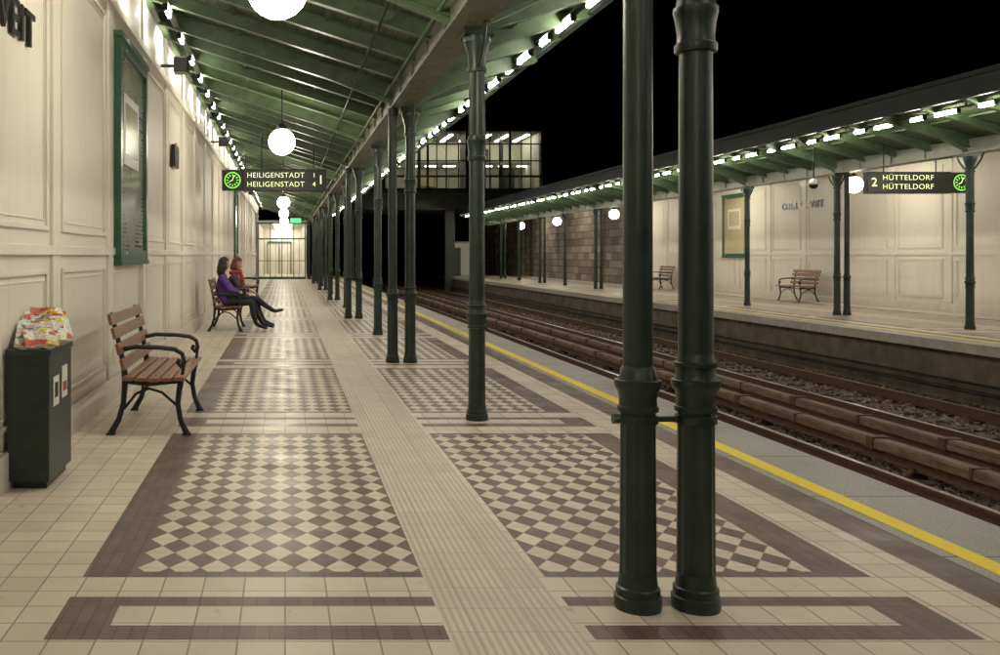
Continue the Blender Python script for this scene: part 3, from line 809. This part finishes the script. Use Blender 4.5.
def head(b,c,turn,tilt,hair,long_):
    R=Matrix.Rotation(turn,3,'Z')@Matrix.Rotation(tilt,3,'Y')
    c=Vector(c)
    def add(fn,n,k,m):
        vs=[];fs=[]
        for j in range(k+1):
            ph=math.pi*j/k
            for i in range(n):
                a=2*math.pi*i/n; d=Vector((math.sin(ph)*math.cos(a),math.sin(ph)*math.sin(a),math.cos(ph)))
                vs.append(c+R@fn(d))
        for j in range(k):
            for i in range(n): l=(i+1)%n; fs.append((j*n+i,(j+1)*n+i,(j+1)*n+l,j*n+l))
        b.add(vs,fs,m,True)
    def hd(d):
        x,y,z=d; p=Vector((x*.095,y*.075,z*.118))
        if z<0: p.x+= .012*(-z)*(1 if x>0 else 0); p.y*=1-.28*(-z)
        if x>.3 and abs(z)<.9: p.x*=.93
        if x>.8 and abs(y)<.3 and -.35<z<.12: p.x+=.02*(1-abs(y)/.3)*(1-(z+.35)/.47*.6)
        if x>.75 and .05<abs(y)<.55 and .0<z<.2: p.x-=.008
        return p
    add(hd,28,22,m_skin)
    def off(o,rx,ry,rz,m,n=10,k=8): add(lambda d:Vector((o[0]+d.x*rx,o[1]+d.y*ry,o[2]+d.z*rz)),n,k,m)
    for s in (-1,1):
        off((.078,s*.03,.012),.010,.013,.008,m_white); off((.086,s*.03,.012),.004,.006,.006,m_boot)
        off((.082,s*.03,.034),.008,.016,.003,hair)
        off((.0,s*.076,-.005),.018,.008,.03,m_skin)
    off((.085,0,-.058),.008,.022,.006,m_scarf)
    def hr(d):
        x,y,z=d; p=Vector((x*.108-.012,y*.092,z*.125+.012))
        if x>.25 and z<.45: p=Vector((min(p.x,.02),p.y*.97,p.z))
        return p+d*.004*math.sin(y*40+z*13)
    add(hr,28,20,hair)
    if long_:
        for i in range(13):
            a=math.pi*(.42+1.16*i/12); px=.085*math.cos(a)-.01; py=.082*math.sin(a)
            L=long_*random.uniform(.85,1.1)
            pts=[c+R@Vector((px,py,.03)),c+R@Vector((px*1.15,py*1.12,-.06)),c+Vector((px*1.1-.02,py*1.1,-.06-L*.5)),c+Vector((px*.9-.025+.01*random.random(),py*1.0,-.06-L))]
            b.tube(pts,[.022,.026,.024,.006],hair,7)
def hand(w,dirv,side):
    d=Vector(dirv).normalized(); up=Vector((0,0,1)); lat=d.cross(up).normalized()*side; dn=lat.cross(d).normalized()
    if dn.z>0: dn=-dn
    w=Vector(w); palm=w+d*.05+dn*.004; pc=[(tuple(w),(.024,.018),'skin'),(tuple(palm),(.032,.014),'skin')]
    out=[pc]
    for k,(o,l) in enumerate(((-.027,.062),(-.009,.072),(.009,.068),(.026,.052))):
        a=palm+d*.035+lat*o; q=a+d*l*.5+dn*l*.12; t=q+d*l*.3+dn*l*.42
        out.append([(tuple(palm),(.032,.014),'skin'),(tuple(a),.010,'skin'),(tuple(q),.0085,'skin'),(tuple(t),.0065,'skin')])
    a=w+d*.02-lat*.03; out.append([(tuple(palm),(.032,.014),'skin'),(tuple(a+d*.02),.010,'skin'),(tuple(a+d*.055-lat*.014+dn*.012),.008,'skin')])
    return out
def person(loc,jacket,hair,long_,lean,turn,tilt,legs,scarf,arm):
    b=B(); x,y,_=loc
    P=lambda a,c,e:(x+a,y+c,e)
    L=lean
    pel=P(0,0,.555); sp1=P(L*.25-.01,0,.68); sp2=P(L*.55-.02,0,.82); ch=P(L*.85,0,.96); nk=P(L*1.0+.005,0,1.055); nk2=P(L*1.05+.02,0,1.13)
    ch_=[[(pel,(.145,.135),'j'),(sp1,(.13,.14),'j'),(sp2,(.125,.145),'j'),(ch,(.115,.15),'j'),(nk,(.055,.06),'j'),(nk2,.045,'skin')]]
    for s,(kn,an,to) in zip((-1,1),legs):
        hip=P(.05,s*.095,.535)
        kn=P(*kn); an=P(*an); to=P(*to)
        mid=tuple((Vector(kn)+Vector(an))/2+Vector((-.02,0,0)))
        ch_.append([(pel,(.145,.135),'j'),(hip,(.098,.098),'j'),(tuple((Vector(hip)*.5+Vector(kn)*.5)),(.082,.08),'leg'),(kn,.063,'leg'),(mid,.056,'leg'),(an,.042,'boot'),(to,(.04,.028),'boot')])
    for s,(el,wr) in zip((-1,1),arm):
        sh=P(L*.85,s*.165,.985)
        el=P(*el); wr=P(*wr)
        ch_.append([(ch,(.115,.15),'j'),(sh,.066,'j'),(el,.054,'j'),(tuple(Vector(el)*.3+Vector(wr)*.7),.042,'j'),(wr,(.026,.024),'skin')])
        for c in hand(wr,Vector(wr)-Vector(el),s): ch_.append(c)
    mf=lambda l:{'j':jacket,'leg':m_jeans,'boot':m_boot,'skin':m_skin}[l]
    me,mats=skinned(ch_,pel,mf)
    merge(b,me,mats)
    head(b,(nk2[0]+.02,y,nk2[2]+.10),turn,tilt,hair,long_)
    if scarf:
        pts=[(nk[0]+.085*math.cos(t),y+.085*math.sin(t),nk[2]+.02+.015*math.cos(t)) for t in [i*math.pi/6 for i in range(13)]]
        b.tube(pts,.038,m_scarf,8); b.tube([(nk[0]+.09,y+.02,nk[2]),(nk[0]+.13,y+.03,nk[2]-.12),(nk[0]+.12,y+.03,nk[2]-.27)],[.035,.04,.03],m_scarf,8)
    return b
person((-1.12,17.62,0),m_purple,m_hairb,.16,-.04,.25,.08,
   [((.50,-.08,.52),(.60,-.08,.11),(.80,-.06,.045)),((.52,.10,.53),(.70,.12,.12),(.92,.13,.06))],False,
   [((.12,-.24,.76),(.34,-.08,.70)),((.12,.24,.76),(.34,.06,.72))]).make('seated_woman')
person((-1.06,18.30,0),m_redj,m_hairr,.06,.10,-.5,.2,
   [((.52,-.06,.56),(.86,-.06,.32),(1.04,-.05,.36)),((.50,.10,.52),(.66,.06,.12),(.86,.06,.045))],True,
   [((.2,-.22,.78),(.42,-.06,.70)),((.2,.22,.78),(.42,.07,.70))]).make('seated_companion')
b=B(); b.box(-.10,.10,-.13,.13,0,.17,m_boot); b.tube([(0,-.1,.17),(0,-.07,.26),(0,.07,.26),(0,.1,.17)],.008,m_boot,6)
b.make('handbag',(-.82,17.64,.615),bevel=.02)

# ------------------------------------------------------------ world (night)
w=bpy.data.worlds.new('World'); sc.world=w; w.use_nodes=True
nt=w.node_tree; bg=nt.nodes['Background']; sky=nt.nodes.new('ShaderNodeTexSky'); sky.sky_type='NISHITA'; sky.sun_disc=False
sky.sun_elevation=math.radians(-6); sky.sun_rotation=math.radians(200)
nt.links.new(sky.outputs[0],bg.inputs[0]); bg.inputs[1].default_value=.02
# camera
cam=bpy.data.cameras.new('camera'); co_=bpy.data.objects.new('camera',cam); sc.collection.objects.link(co_)
co_.location=(0,0,H); co_.rotation_euler=(math.pi/2,0,0); cam.sensor_width=36; cam.lens=36*F/1000
cam.shift_x=.215; cam.shift_y=-.0725; cam.clip_end=3000; cam.clip_start=.05
sc.camera=co_
sc.view_settings.view_transform='Standard'; sc.view_settings.look='None'; sc.view_settings.exposure=0
